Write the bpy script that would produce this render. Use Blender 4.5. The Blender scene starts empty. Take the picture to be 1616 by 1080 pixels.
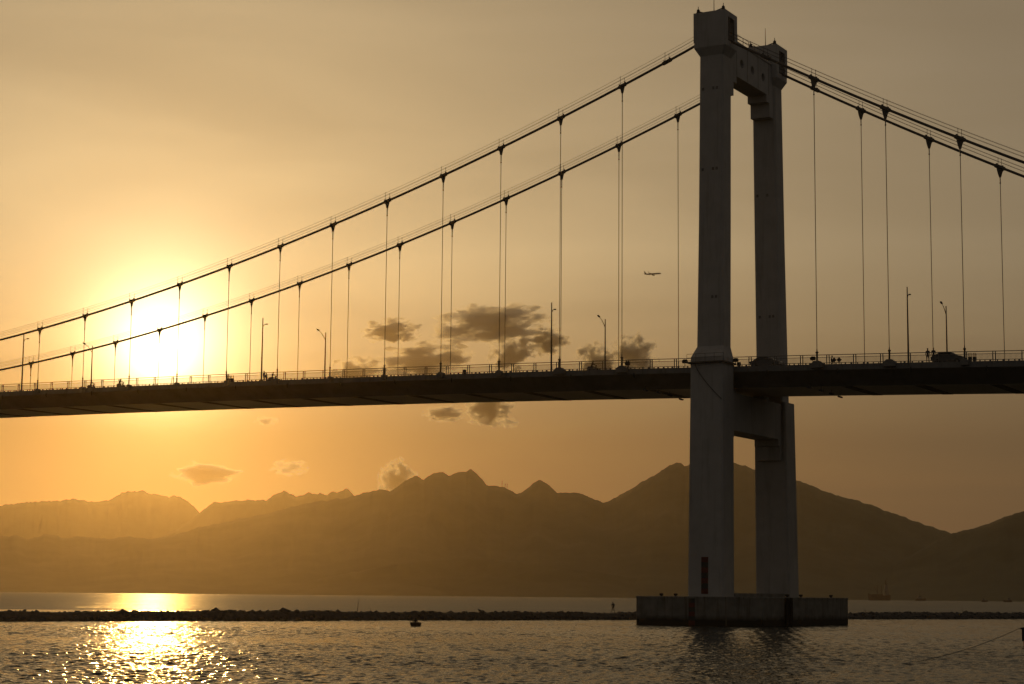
import bpy, bmesh, math, random
import numpy as np
from mathutils import Vector, Matrix, noise

# ------------------------------------------------------------------ camera
# Bridge coordinates in metres: X along the bridge (towards the shore on the right), Y across it (away from
# the camera), Z up from the water. The near cable plane is Y = 0, the tower stands at X = -1.13.
AL = 0.51465303; PITCH = 0.13098067; ROLL = 0.00909373; FPX = 3029.592
EYE = 3.78
W = 19.2                                   # spacing of the two cable planes
CAM = np.array([103.220, -241.825, EYE])
BAS = np.array([[math.cos(AL), -math.sin(AL), 0], [math.sin(AL), math.cos(AL), 0], [0, 0, 1.0]])
scene = bpy.context.scene
C = scene.collection

def ray(u, v):
    cr, sr = math.cos(ROLL), math.sin(ROLL)
    a, b = u - 808, v - 540
    x, y = a * cr + b * sr, -a * sr + b * cr
    d = np.array([x / FPX, 1.0, -y / FPX])
    d = np.array([d[0], d[1] * math.cos(PITCH) - d[2] * math.sin(PITCH), d[1] * math.sin(PITCH) + d[2] * math.cos(PITCH)])
    return BAS @ d
def on_y(u, v, Y):
    d = ray(u, v); return CAM + d * ((Y - CAM[1]) / d[1])
def on_z(u, v, Z):
    d = ray(u, v); return CAM + d * ((Z - CAM[2]) / d[2])
def on_d(u, v, D):
    d = ray(u, v); return CAM + d * (D / math.hypot(d[0], d[1]))

cam = bpy.data.objects.new('camera', bpy.data.cameras.new('camera'))
C.objects.link(cam)
right0 = BAS @ np.array([1, 0, 0.]); fwd = BAS @ np.array([0, math.cos(PITCH), math.sin(PITCH)])
up0 = BAS @ np.array([0, -math.sin(PITCH), math.cos(PITCH)])
rt = right0 * math.cos(ROLL) + up0 * math.sin(ROLL); up = -right0 * math.sin(ROLL) + up0 * math.cos(ROLL)
cam.matrix_world = Matrix(((rt[0], up[0], -fwd[0], CAM[0]), (rt[1], up[1], -fwd[1], CAM[1]), (rt[2], up[2], -fwd[2], CAM[2]), (0, 0, 0, 1)))
cam.data.sensor_width = 36; cam.data.lens = FPX * 36 / 1616
cam.data.clip_start = 1.0; cam.data.clip_end = 90000
scene.camera = cam

# ------------------------------------------------------------------ light
sd = ray(254, 556); sd = sd / np.linalg.norm(sd)          # towards the sun
SUN_EL = math.asin(sd[2]); SUN_AZ = math.atan2(sd[0], sd[1])
EXPOSURE = -2.55
HAZE_DENSITY = 3.8e-5; HAZE_G = 0.895
SKY_STRENGTH = 0.05

world = bpy.data.worlds.new('World'); scene.world = world; world.use_nodes = True
nt = world.node_tree; nt.nodes.clear()
def N(tree, typ, **kw):
    n = tree.nodes.new(typ)
    for k, v in kw.items():
        if k.startswith('i_'):
            key = k[2:]; key = int(key) if key.isdigit() else key
            n.inputs[key].default_value = v
        else: setattr(n, k, v)
    return n
def math_node(tree, op, a, b=None, c=None, clamp=False):
    n = tree.nodes.new('ShaderNodeMath'); n.operation = op; n.use_clamp = clamp
    for i, x in enumerate((a, b, c)):
        if x is None: continue
        if isinstance(x, (int, float)): n.inputs[i].default_value = x
        else: tree.links.new(x, n.inputs[i])
    return n.outputs[0]
def vmath(tree, op, a, b=None):
    n = tree.nodes.new('ShaderNodeVectorMath'); n.operation = op
    for i, x in enumerate((a, b)):
        if x is None: continue
        if isinstance(x, (tuple, list)): n.inputs[i].default_value = x
        else: tree.links.new(x, n.inputs[i])
    return n
sky = N(nt, 'ShaderNodeTexSky', sky_type='NISHITA', sun_disc=False, sun_elevation=SUN_EL, sun_rotation=SUN_AZ,
        altitude=0, air_density=1.0, dust_density=3.0, ozone_density=1.0)
geo = N(nt, 'ShaderNodeTexCoord')
dirn = vmath(nt, 'NORMALIZE', geo.outputs['Generated'])
# the dust layer reddens and dims the lowest few degrees of the sky, all the way round
sxyz = N(nt, 'ShaderNodeSeparateXYZ'); nt.links.new(dirn.outputs[0], sxyz.inputs[0])
ramp = N(nt, 'ShaderNodeValToRGB'); nt.links.new(sxyz.outputs[2], ramp.inputs[0])
el = ramp.color_ramp.elements
el[0].position = 0.0; el[0].color = (.36, .24, .12, 1); el[1].position = .18; el[1].color = (1.0, 1.04, 1.06, 1)
e2 = el.new(.08); e2.color = (.39, .305, .18, 1)
# thin cirrus: long soft streaks a little brighter than the clear air between them
mpc = N(nt, 'ShaderNodeMapping'); mpc.inputs['Location'].default_value = (18.6, 10.2, 5.4); mpc.inputs['Scale'].default_value = (2.2, 2.2, 13.0); mpc.inputs['Rotation'].default_value = (math.radians(9), math.radians(5), 0)
nt.links.new(dirn.outputs[0], mpc.inputs[0])
cir = N(nt, 'ShaderNodeTexNoise', i_Scale=1.6, i_Detail=5.0, i_Roughness=.52, i_Distortion=.6); nt.links.new(mpc.outputs[0], cir.inputs['Vector'])
crr = N(nt, 'ShaderNodeMapRange'); nt.links.new(cir.outputs['Fac'], crr.inputs[0])
crr.inputs[1].default_value = .35; crr.inputs[2].default_value = .68; crr.inputs[3].default_value = .82; crr.inputs[4].default_value = 1.17
tint = N(nt, 'ShaderNodeMix', data_type='RGBA', blend_type='MULTIPLY', i_0=1.0)
nt.links.new(sky.outputs[0], tint.inputs[6]); nt.links.new(ramp.outputs[0], tint.inputs[7])
dt = vmath(nt, 'DOT_PRODUCT', dirn.outputs[0], tuple(float(x) for x in sd))
ang = math_node(nt, 'ARCCOSINE', math_node(nt, 'MINIMUM', dt.outputs['Value'], 0.9999999))
def aureole(amp, width, col):
    e = math_node(nt, 'MULTIPLY', math_node(nt, 'EXPONENT', math_node(nt, 'MULTIPLY', ang, -1.0 / math.radians(width))), amp)
    m = vmath(nt, 'SCALE', tuple(col)); nt.links.new(e, m.inputs['Scale']); return m.outputs[0]
veil = vmath(nt, 'SCALE', tint.outputs[2]); nt.links.new(crr.outputs[0], veil.inputs['Scale'])
bg1 = N(nt, 'ShaderNodeBackground', i_1=SKY_STRENGTH); nt.links.new(veil.outputs[0], bg1.inputs[0])
# forward scattering in the dusty air round the sun (the disc itself is left to the sun lamp)
glow = vmath(nt, 'ADD', vmath(nt, 'ADD', aureole(60.0, .90, (1, .86, .52)), aureole(0.05, 4.2, (1, .70, .26))).outputs[0], aureole(1.75, 34, (1, .66, .31)))
glow = vmath(nt, 'MULTIPLY', glow.outputs[0], ramp.outputs[0])
# light scattered many times in the hazy air, the same in every direction
glow = vmath(nt, 'ADD', glow.outputs[0], (.29, .24, .185))
bg2 = N(nt, 'ShaderNodeBackground', i_1=1.0); nt.links.new(glow.outputs[0], bg2.inputs[0])
add = N(nt, 'ShaderNodeAddShader'); nt.links.new(bg1.outputs[0], add.inputs[0]); nt.links.new(bg2.outputs[0], add.inputs[1])
wo = N(nt, 'ShaderNodeOutputWorld'); nt.links.new(add.outputs[0], wo.inputs[0])

sl = bpy.data.lights.new('sun', 'SUN'); sl.energy = 2.0; sl.angle = math.radians(0.53); sl.color = (1.0, 0.51, 0.12)
sun = bpy.data.objects.new('sun', sl); C.objects.link(sun)
sun.rotation_euler = Vector((-sd[0], -sd[1], -sd[2])).to_track_quat('-Z', 'Y').to_euler(); sun.location = (0, 0, 200)

scene.view_settings.view_transform = 'Standard'; scene.view_settings.look = 'None'
scene.view_settings.exposure = EXPOSURE; scene.view_settings.gamma = 1.0; scene.view_settings.use_curve_mapping = False
cy = scene.cycles
cy.max_bounces = 5; cy.diffuse_bounces = 2; cy.glossy_bounces = 3; cy.transmission_bounces = 4; cy.volume_bounces = 1
cy.volume_step_rate = 1.0; cy.volume_max_steps = 128; cy.caustics_reflective = False; cy.caustics_refractive = False
cy.use_denoising = True; cy.use_adaptive_sampling = True; cy.adaptive_threshold = 0.01

# ------------------------------------------------------------------ helpers
R = random.Random(7)
class MB:
    """collects shapes for ONE mesh"""
    def __init__(s): s.v = []; s.f = []
    def add(s, vs, fs):
        o = len(s.v); s.v += [tuple(map(float, p)) for p in vs]; s.f += [tuple(o + i for i in f) for f in fs]; return s
    def box(s, x0, x1, y0, y1, z0, z1):
        vs = [(x, y, z) for z in (z0, z1) for y in (y0, y1) for x in (x0, x1)]
        return s.add(vs, [(0, 2, 3, 1), (4, 5, 7, 6), (0, 1, 5, 4), (2, 6, 7, 3), (0, 4, 6, 2), (1, 3, 7, 5)])
    def loft(s, rings, cap=True, closed=True):
        n = len(rings[0]); vs = [p for r in rings for p in r]; fs = []
        for i in range(len(rings) - 1):
            for j in range(n if closed else n - 1):
                a, b = i * n + j, i * n + (j + 1) % n
                fs.append((a, b, b + n, a + n))
        if cap: fs.append(tuple(range(n))[::-1]); fs.append(tuple((len(rings) - 1) * n + j for j in range(n)))
        return s.add(vs, fs)
    def tube(s, pts, r, seg=6, cap=True):
        pts = [Vector(p) for p in pts]; rings = []
        rr = r if isinstance(r, (list, tuple)) else [r] * len(pts)
        for i, p in enumerate(pts):
            t = (pts[min(i + 1, len(pts) - 1)] - pts[max(i - 1, 0)]).normalized()
            a = t.cross(Vector((0, 1, 0)) if abs(t.y) < .9 else Vector((1, 0, 0))).normalized(); b = t.cross(a)
            rings.append([p + (a * math.cos(k * 2 * math.pi / seg) + b * math.sin(k * 2 * math.pi / seg)) * rr[i] for k in range(seg)])
        return s.loft(rings, cap)
    def prism(s, poly, axis, a, b):
        """poly of 2-D points pushed from a to b along axis"""
        def P(p, t): return {'x': (t, p[0], p[1]), 'y': (p[0], t, p[1]), 'z': (p[0], p[1], t)}[axis]
        return s.loft([[P(p, a) for p in poly], [P(p, b) for p in poly]])
    def ball(s, c, r, seg=8, rings=6):
        r = (r, r, r) if isinstance(r, (int, float)) else r
        rg = [[(c[0] + r[0] * math.sin(t) * math.cos(k * 2 * math.pi / seg), c[1] + r[1] * math.sin(t) * math.sin(k * 2 * math.pi / seg), c[2] - r[2] * math.cos(t)) for k in range(seg)]
              for t in [math.pi * (i + .02) / (rings + .04 - .0) for i in range(rings + 1)]]
        return s.loft(rg)
    def mesh(s, name, mat=None, smooth=False):
        me = bpy.data.meshes.new(name); me.from_pydata(s.v, [], s.f)
        bm = bmesh.new(); bm.from_mesh(me); bmesh.ops.recalc_face_normals(bm, faces=bm.faces); bm.to_mesh(me); bm.free()
        if mat: me.materials.append(mat)
        if smooth: me.polygons.foreach_set('use_smooth', [True] * len(me.polygons))
        me.update(); return me
    def build(s, name, mat, parent=None, smooth=False, loc=None):
        return link(name, s.mesh(name, mat, smooth), parent, loc)
def link(name, data, parent=None, loc=None):
    o = bpy.data.objects.new(name, data); C.objects.link(o)
    if loc is not None: o.location = loc
    if parent: o.parent = parent
    return o
def tag(o, label=None, cat=None, group=None, kind=None):
    if label: o['label'] = label
    if cat: o['category'] = cat
    if group: o['group'] = group
    if kind: o['kind'] = kind
    return o
def thing(name, label, cat, loc=(0, 0, 0), rz=0, group=None):
    o = bpy.data.objects.new(name, None); C.objects.link(o); o.location = loc; o.rotation_euler = (0, 0, rz)
    o.empty_display_size = .3
    return tag(o, label, cat, group)
def copy_thing(root, loc, rz, label, scale=None):
    r = root.copy(); C.objects.link(r); r.location = loc; r.rotation_euler = (0, 0, rz); r['label'] = label
    if scale: r.scale = scale
    for ch in list(root.children):
        c = ch.copy(); C.objects.link(c); c.parent = r
        for g in ch.children:
            d = g.copy(); C.objects.link(d); d.parent = c
    return r

def mat(name, col, rough=.7, metal=0.0, var=0.0, scale=1.0, stain=None, bump=0.0, stretch=(1, 1, 1), spec=None):
    m = bpy.data.materials.new(name); m.use_nodes = True; t = m.node_tree; b = t.nodes['Principled BSDF']
    b.inputs['Base Color'].default_value = (*col, 1); b.inputs['Roughness'].default_value = rough; b.inputs['Metallic'].default_value = metal
    if spec is not None: b.inputs['Specular IOR Level'].default_value = spec
    if var or bump or stain:
        tc = N(t, 'ShaderNodeTexCoord'); mp = N(t, 'ShaderNodeMapping'); mp.inputs['Scale'].default_value = stretch
        t.links.new(tc.outputs['Object'], mp.inputs[0])
        nz = N(t, 'ShaderNodeTexNoise', i_Scale=scale, i_Detail=6.0, i_Roughness=.62); t.links.new(mp.outputs[0], nz.inputs['Vector'])
        cr = N(t, 'ShaderNodeValToRGB')
        cr.color_ramp.elements[0].position = .3; cr.color_ramp.elements[1].position = .72
        cr.color_ramp.elements[0].color = (*[c * (1 - var) for c in col], 1); cr.color_ramp.elements[1].color = (*[min(.9, c * (1 + var * .5)) for c in col], 1)
        t.links.new(nz.outputs['Fac'], cr.inputs[0]); out = cr.outputs[0]
        if stain:                               # runs of rain-washed dirt, long in Z
            mp2 = N(t, 'ShaderNodeMapping'); mp2.inputs['Scale'].default_value = (1, 1, .06); t.links.new(tc.outputs['Object'], mp2.inputs[0])
            n2 = N(t, 'ShaderNodeTexNoise', i_Scale=stain[0], i_Detail=4.0, i_Roughness=.7); t.links.new(mp2.outputs[0], n2.inputs['Vector'])
            r2 = N(t, 'ShaderNodeValToRGB'); r2.color_ramp.elements[0].position = .52; r2.color_ramp.elements[1].position = .7
            r2.color_ramp.elements[0].color = (0, 0, 0, 1); r2.color_ramp.elements[1].color = (stain[1],) * 3 + (1,)
            t.links.new(n2.outputs['Fac'], r2.inputs[0])
            mx = N(t, 'ShaderNodeMix', data_type='RGBA'); t.links.new(r2.outputs[0], mx.inputs[0]); t.links.new(out, mx.inputs[6])
            mx.inputs[7].default_value = (.09, .075, .06, 1); out = mx.outputs[2]
        t.links.new(out, b.inputs['Base Color'])
        if bump:
            bp = N(t, 'ShaderNodeBump', i_Strength=bump, i_Distance=.05); t.links.new(nz.outputs['Fac'], bp.inputs['Height']); t.links.new(bp.outputs[0], b.inputs['Normal'])
    return m
M = dict(
    concrete=mat('pale_concrete', (.46, .455, .46), .85, var=.14, scale=.35, stain=(1.1, .26), bump=.2),
    cap=None,
    deck=mat('deck_paint', (.20, .195, .19), .6, var=.2, scale=.4, stain=(.8, .4)),
    fascia=mat('fascia_paint', (.20, .20, .205), .6, var=.2, scale=.6, stain=(2.0, .5)),
    soffit=mat('soffit_paint_lit', (.62, .55, .46), .55, var=.18, scale=.15, stretch=(1, .25, 1)),  # colour made paler to hold the light thrown up by the water
    band=mat('soffit_joint', (.20, .17, .14), .8, var=.3, scale=1.0),
    cable=mat('cable_wrap', (.10, .09, .085), .6, var=.2, scale=3),
    steel=mat('dark_steel', (.09, .085, .08), .5, .3, var=.3, scale=4),
    rail=mat('rail_paint', (.22, .20, .19), .5, .2, var=.2, scale=4),
    asphalt=mat('asphalt', (.05, .05, .05), .9, var=.3, scale=3, bump=.3),
    white=mat('white_paint', (.75, .74, .72), .6, var=.15, scale=3),
    red=mat('red_paint', (.13, .03, .022), .7, var=.35, scale=2),
    dark=mat('dark_metal', (.04, .04, .04), .6, var=.3, scale=3),
    rock=mat('breakwater_rock', (.10, .09, .08), .92, var=.5, scale=1.8, bump=.6),
    glass=mat('dark_glass', (.03, .035, .04), .08),
    rubber=mat('rubber', (.025, .025, .025), .85, var=.3, scale=8),
    cloth=mat('dark_cloth', (.05, .05, .06), .9, var=.4, scale=6),
    skin=mat('skin', (.32, .19, .13), .6, var=.1, scale=8),
    carblue=mat('car_paint', (.12, .13, .15), .3, var=.1, scale=2),
    hull=mat('ship_hull', (.10, .06, .05), .7, var=.3, scale=.1),
    shipwhite=mat('ship_white', (.22, .21, .2), .7, var=.2, scale=.2),
    blue=mat('blue_boat_paint', (.025, .035, .06), .6, var=.3, scale=2),
    orange=mat('orange_boat_paint', (.55, .10, .03), .6, var=.3, scale=2),
    wood=mat('weathered_wood', (.14, .10, .07), .9, var=.4, scale=5),
    wicker=mat('tarred_wicker', (.07, .055, .04), .9, var=.4, scale=10, bump=.5),
    plane=mat('aircraft_paint', (.45, .45, .46), .4, var=.05, scale=.5),
    panel=mat('cabinet_pale', (.45, .42, .38), .7, var=.1, scale=2),
    rope=mat('rope_fibre', (.12, .10, .07), .9, var=.3, scale=6),
    forest=mat('forest_slope', (.05, .06, .035), .95, var=.5, scale=.008),
)
m = mat('frosted_glass', (.85, .8, .72), .3); m.node_tree.nodes['Principled BSDF'].inputs['Transmission Weight'].default_value = .9; M['frosted'] = m
# pile cap concrete: wet and weed-covered below the tide line
m = mat('tidal_concrete', (.24, .235, .22), .9, var=.4, scale=.6, stain=(1.6, .85), bump=.4); M['cap'] = m
t = m.node_tree; b = t.nodes['Principled BSDF']; src = b.inputs['Base Color'].links[0].from_socket
tc = N(t, 'ShaderNodeTexCoord'); sx = N(t, 'ShaderNodeSeparateXYZ'); t.links.new(tc.outputs['Object'], sx.inputs[0])
nz = N(t, 'ShaderNodeTexNoise', i_Scale=.9, i_Detail=5.0); t.links.new(tc.outputs['Object'], nz.inputs['Vector'])
h = math_node(t, 'MULTIPLY_ADD', nz.outputs['Fac'], .7, sx.outputs[2])
mr = N(t, 'ShaderNodeMapRange'); t.links.new(h, mr.inputs[0]); mr.inputs[1].default_value = 1.05; mr.inputs[2].default_value = 1.75; mr.inputs[3].default_value = 1; mr.inputs[4].default_value = 0
mx = N(t, 'ShaderNodeMix', data_type='RGBA'); t.links.new(mr.outputs[0], mx.inputs[0]); t.links.new(src, mx.inputs[6]); mx.inputs[7].default_value = (.028, .026, .02, 1)
t.links.new(mx.outputs[2], b.inputs['Base Color'])

# ------------------------------------------------------------------ water
HZ = 10700.0
FLAT = -.30                                # level of the far sheet; the near water is real waves about Z = 0
def water_material(name, amps, rough):
    m = bpy.data.materials.new(name); m.use_nodes = True; t = m.node_tree; b = t.nodes['Principled BSDF']
    b.inputs['Base Color'].default_value = (.018, .022, .018, 1); b.inputs['IOR'].default_value = 1.333; b.inputs['Roughness'].default_value = rough
    tc = N(t, 'ShaderNodeTexCoord'); tot = None
    for scale, amp, stretch, rot, detail in amps:
        mp = N(t, 'ShaderNodeMapping'); mp.inputs['Scale'].default_value = stretch; mp.inputs['Rotation'].default_value = (0, 0, rot)
        t.links.new(tc.outputs['Object'], mp.inputs[0])
        n = N(t, 'ShaderNodeTexNoise', i_Scale=scale, i_Detail=detail, i_Roughness=.55); t.links.new(mp.outputs[0], n.inputs['Vector'])
        q = vmath(t, 'MULTIPLY', vmath(t, 'SUBTRACT', n.outputs['Color'], (.5, .5, .5)).outputs[0], (amp, amp, 0)).outputs[0]
        tot = q if tot is None else vmath(t, 'ADD', tot, q).outputs[0]
    # cat's-paws: bands of rougher and smoother water
    mp = N(t, 'ShaderNodeMapping'); mp.inputs['Scale'].default_value = (.35, 1, 1); mp.inputs['Rotation'].default_value = (0, 0, AL); t.links.new(tc.outputs['Object'], mp.inputs[0])
    n = N(t, 'ShaderNodeTexNoise', i_Scale=.03, i_Detail=3.0); t.links.new(mp.outputs[0], n.inputs['Vector'])
    gr = N(t, 'ShaderNodeMapRange'); gr.inputs[1].default_value = .36; gr.inputs[2].default_value = .62; gr.inputs[3].default_value = .5; gr.inputs[4].default_value = 1.15
    t.links.new(n.outputs['Fac'], gr.inputs[0]); ts = vmath(t, 'SCALE', tot); t.links.new(gr.outputs[0], ts.inputs['Scale'])
    g = N(t, 'ShaderNodeNewGeometry')
    nn = vmath(t, 'NORMALIZE', vmath(t, 'ADD', ts.outputs[0], g.outputs['Normal']).outputs[0]); t.links.new(nn.outputs[0], b.inputs['Normal'])
    return m
def rough_sea(m, share):
    t = m.node_tree; b = t.nodes['Principled BSDF']; out = [n for n in t.nodes if n.type == 'OUTPUT_MATERIAL'][0]
    g = N(t, 'ShaderNodeBsdfGlossy', i_Roughness=.26); g.inputs['Color'].default_value = (1, 1, 1, 1); t.links.new(b.inputs['Normal'].links[0].from_socket, g.inputs['Normal'])
    d = N(t, 'ShaderNodeBsdfDiffuse'); d.inputs['Color'].default_value = (.018, .022, .018, 1)
    mx = N(t, 'ShaderNodeMixShader', i_0=share); t.links.new(d.outputs[0], mx.inputs[1]); t.links.new(g.outputs[0], mx.inputs[2]); t.links.new(mx.outputs[0], out.inputs['Surface']); t.nodes.remove(b)
near_water = water_material('rippled_sea', [(2.6, .70, (.7, 1, 1), AL + .2, 3.0), (7.0, .55, (.8, 1, 1), AL - .3, 2.0)], .10)
far_water = water_material('distant_sea', [(.4, .95, (1, .05, 1), AL, 4.0), (.02, .35, (.25, 1, 1), AL, 6.0), (.6, .5, (.5, 1, 1), AL + .25, 3.0)], .24)
rough_sea(far_water, .21)
t = near_water.node_tree; b = t.nodes['Principled BSDF']; out = [n for n in t.nodes if n.type == 'OUTPUT_MATERIAL'][0]
d = N(t, 'ShaderNodeBsdfDiffuse'); d.inputs['Color'].default_value = (.018, .022, .018, 1)      # ripples too fine to model hide part of the mirror
mx = N(t, 'ShaderNodeMixShader', i_0=.78); t.links.new(d.outputs[0], mx.inputs[1]); t.links.new(b.outputs[0], mx.inputs[2]); t.links.new(mx.outputs[0], out.inputs['Surface'])
rng = np.random.default_rng(11)
NA, R0, R1 = 1000, 72.0, 420.0
growth = .0012; NR = int(math.log(R1 / R0) / growth)
rr = R0 * np.exp(growth * np.arange(NR)); aa = np.radians(np.linspace(-28, 28, NA))
hd = math.atan2(fwd[1], fwd[0])
RRR, AAA = np.meshgrid(rr, aa, indexing='ij')
PXg = CAM[0] + RRR * np.cos(hd - AAA); PYg = CAM[1] + RRR * np.sin(hd - AAA)
H = np.zeros_like(PXg)
wind = hd + math.radians(195)
gust = np.zeros_like(PXg)
for _ in range(7):
    lam_ = rng.uniform(25, 110); th = hd + math.radians(rng.normal(0, 22)); k_ = 2 * math.pi / lam_
    gust += np.sin(k_ * (PXg * math.cos(th) + PYg * math.sin(th)) + rng.uniform(0, 6.28))
gust = np.clip(1.0 + .11 * gust, .55, 1.4)
NW = 72
for i in range(NW):
    lam_ = .30 * (3.6 / .30) ** ((i + rng.random()) / NW); th = wind + math.radians(rng.normal(0, 52)); k_ = 2 * math.pi / lam_
    amp = .225 * math.sqrt(2.0 / NW) / k_ * (1.0 if lam_ < 1.2 else .5 if lam_ < 2.2 else .3)
    ph = k_ * (PXg * math.cos(th) + PYg * math.sin(th)) + rng.uniform(0, 6.28)
    fade = np.clip((lam_ / (growth * RRR) - 2.2) / 2.5, 0, 1)
    sn = np.sin(ph)
    H += amp * fade * (sn + .18 * np.cos(2 * ph))
edge = np.minimum.reduce([np.clip((RRR - R0) / 8, 0, 1), np.clip((R1 - RRR) / 25, 0, 1), np.clip((np.radians(28) - np.abs(AAA)) / .04, 0, 1)])
H = H * gust * edge - .36 * (1 - edge) ** 2
co = np.stack([PXg, PYg, H], -1).reshape(-1, 3)
ii = (np.arange(NR - 1)[:, None] * NA + np.arange(NA - 1)[None, :]).reshape(-1)
quads = np.stack([ii, ii + NA, ii + NA + 1, ii + 1], 1)
nq1 = len(quads)
nv0 = len(co)
co = np.vstack([co, [[-HZ, -HZ, FLAT], [HZ, -HZ, FLAT], [HZ, HZ, FLAT], [-HZ, HZ, FLAT]]])
quads = np.vstack([quads, [[nv0, nv0 + 1, nv0 + 2, nv0 + 3]]])
me = bpy.data.meshes.new('water'); me.vertices.add(len(co)); me.vertices.foreach_set('co', co.astype(np.float32).ravel())
me.loops.add(quads.size); me.loops.foreach_set('vertex_index', quads.astype(np.int32).ravel())
me.polygons.add(len(quads)); me.polygons.foreach_set('loop_start', np.arange(0, quads.size, 4, dtype=np.int32))
me.materials.append(near_water); me.materials.append(far_water)
mi = np.zeros(len(quads), np.int32); mi[nq1:] = 1; me.polygons.foreach_set('material_index', mi)
me.polygons.foreach_set('use_smooth', np.ones(len(quads), bool))
me.update(calc_edges=True); me.validate()
if me.polygons[0].normal.z < 0: me.flip_normals()
water = tag(link('water', me), kind='structure')

# ------------------------------------------------------------------ mountains
def interp(prof, u): return float(np.interp(u, [p[0] for p in prof], [p[1] for p in prof]))
def ridge(prof, D, depth, u0, u1, seed, step=3, rough=1.3):
    us = np.arange(u0, u1 + 1, step); rows = [-1, -.93, -.86, -.79, -.72, -.65, -.58, -.51, -.45, -.39, -.33, -.27, -.22, -.17, -.12, -.08, -.04, 0, .06, .14, .25, .4, .6, .8, 1]
    vs = []; n = len(us)
    for s in rows:
        for u in us:
            v = interp(prof, u) + rough * (1.3 * noise.noise((u * .07, seed, 5)) + noise.noise((u * .17, seed, 0)) + .6 * noise.noise((u * .45, seed, 3)))
            Du = D * (1 + .05 * noise.noise((u * .006, seed, 7)))
            top = on_d(u, v, Du); d = top - CAM; hd = math.hypot(d[0], d[1])
            hgt = max(top[2], 2) * (1 - abs(s)) ** 1.25
            spur = noise.fractal((u * .016 + s * 1.1, s * 4.5 + seed, 1.5), .9, 2.1, 5) * .5 + .5
            hgt *= 1 - .24 * min(1, abs(s) * 3.0) * min(1, max(0, spur))
            if abs(s) == 1: hgt = -3
            k = 1 + s * depth / D
            vs.append((CAM[0] + d[0] * k, CAM[1] + d[1] * k, hgt))
    fs = [(i * n + j, i * n + j + 1, (i + 1) * n + j + 1, (i + 1) * n + j) for i in range(len(rows) - 1) for j in range(n - 1)]
    return MB().add(vs, fs)
P_FAR = [(-500, 800), (-200, 790), (0, 797), (30, 795), (55, 793), (80, 790), (110, 788), (130, 789), (150, 793), (170, 789), (185, 782), (205, 775), (220, 776), (240, 779), (265, 783), (285, 784), (296, 792), (310, 803), (317, 810), (340, 830), (420, 860), (520, 880)]
P_MID = [(150, 880), (250, 850), (300, 822), (317, 808), (328, 799), (340, 793), (380, 790), (420, 789), (430, 783), (447, 775), (458, 779), (470, 784), (478, 782), (488, 777), (497, 781), (505, 778), (515, 782), (524, 775), (531, 778), (540, 775), (548, 771), (556, 779), (563, 785), (600, 800), (700, 830), (800, 870)]
P_NEAR = [(-500, 850), (-250, 838), (-100, 850), (0, 846), (25, 845), (45, 851), (75, 843), (100, 849), (130, 847), (170, 850), (200, 848), (240, 851), (270, 846), (310, 834), (350, 825), (400, 815), (450, 803), (500, 791), (545, 786), (560, 783), (580, 776), (600, 773), (618, 775), (635, 763), (655, 751), (668, 757), (675, 751), (690, 745), (700, 744), (708, 750), (722, 747), (735, 745), (743, 740), (750, 747), (762, 757), (770, 766), (782, 767), (792, 768), (802, 772), (815, 780), (826, 775), (838, 766), (851, 756), (862, 764), (880, 778), (897, 778), (910, 777), (928, 784), (953, 794), (975, 783), (1000, 770), (1014, 759), (1022, 757), (1040, 746), (1055, 735), (1068, 730), (1074, 731), (1080, 736), (1095, 729), (1125, 724), (1160, 731), (1176, 736), (1190, 741), (1230, 752), (1260, 759), (1300, 775), (1330, 784), (1365, 794), (1400, 806), (1450, 825), (1500, 842), (1540, 858), (1600, 880), (1700, 915), (1800, 930)]
P_RIGHT = [(1380, 905), (1440, 875), (1480, 852), (1503, 842), (1530, 836), (1560, 827), (1580, 818), (1600, 811), (1616, 807), (1660, 790), (1720, 770), (1800, 755), (1900, 765), (2100, 790)]
P_FOOT = [(420, 938), (500, 915), (560, 903), (620, 890), (680, 882), (740, 880), (800, 884), (880, 893), (960, 905), (1050, 918), (1150, 935)]
for nm, pr, D, dep, u0, u1, sd_, rg in (('far_hills', P_FAR, 9300, 1000, -420, 500, 1.3, 2.4), ('middle_hills', P_MID, 8000, 900, 160, 790, 4.1, 2.0), ('main_mountain', P_NEAR, 6000, 1500, -420, 1760, 8.7, 1.5), ('near_mountain', P_RIGHT, 5300, 900, 1390, 2060, 12.9, 1.2), ('foot_hills', P_FOOT, 4800, 350, 430, 1140, 15.2, 1.0)):
    tag(ridge(pr, D, dep, u0, u1, sd_, 3, rg).build(nm, M['forest'], smooth=True), kind='structure')
def ridge_point(u, D=6000):
    p = on_d(u, interp(P_NEAR, u), D * (1 + .05 * noise.noise((u * .006, 8.7, 7)))); return p
for i, (u, hgt, lab) in enumerate(((792.3, 26, 'thin radio mast on the ridge, leftmost of the three'), (797.2, 20, 'shortest thin radio mast, in the middle of the three on the ridge'), (800.4, 23, 'thin radio mast on the ridge, rightmost of the three'))):
    p = ridge_point(u); o = thing('radio_mast', lab, 'radio mast', (p[0], p[1], p[2] - 6), 0, 'radio masts on the mountain ridge')
    MB().tube([(0, 0, 0), (0, 0, hgt)], [.9, .45], 6).build('mast_pole', M['steel'], o)
    for k in (.55, .8): MB().box(-1.3, 1.3, -.5, .5, hgt * k, hgt * k + 1.6).build('antenna', M['steel'], o)

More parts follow.
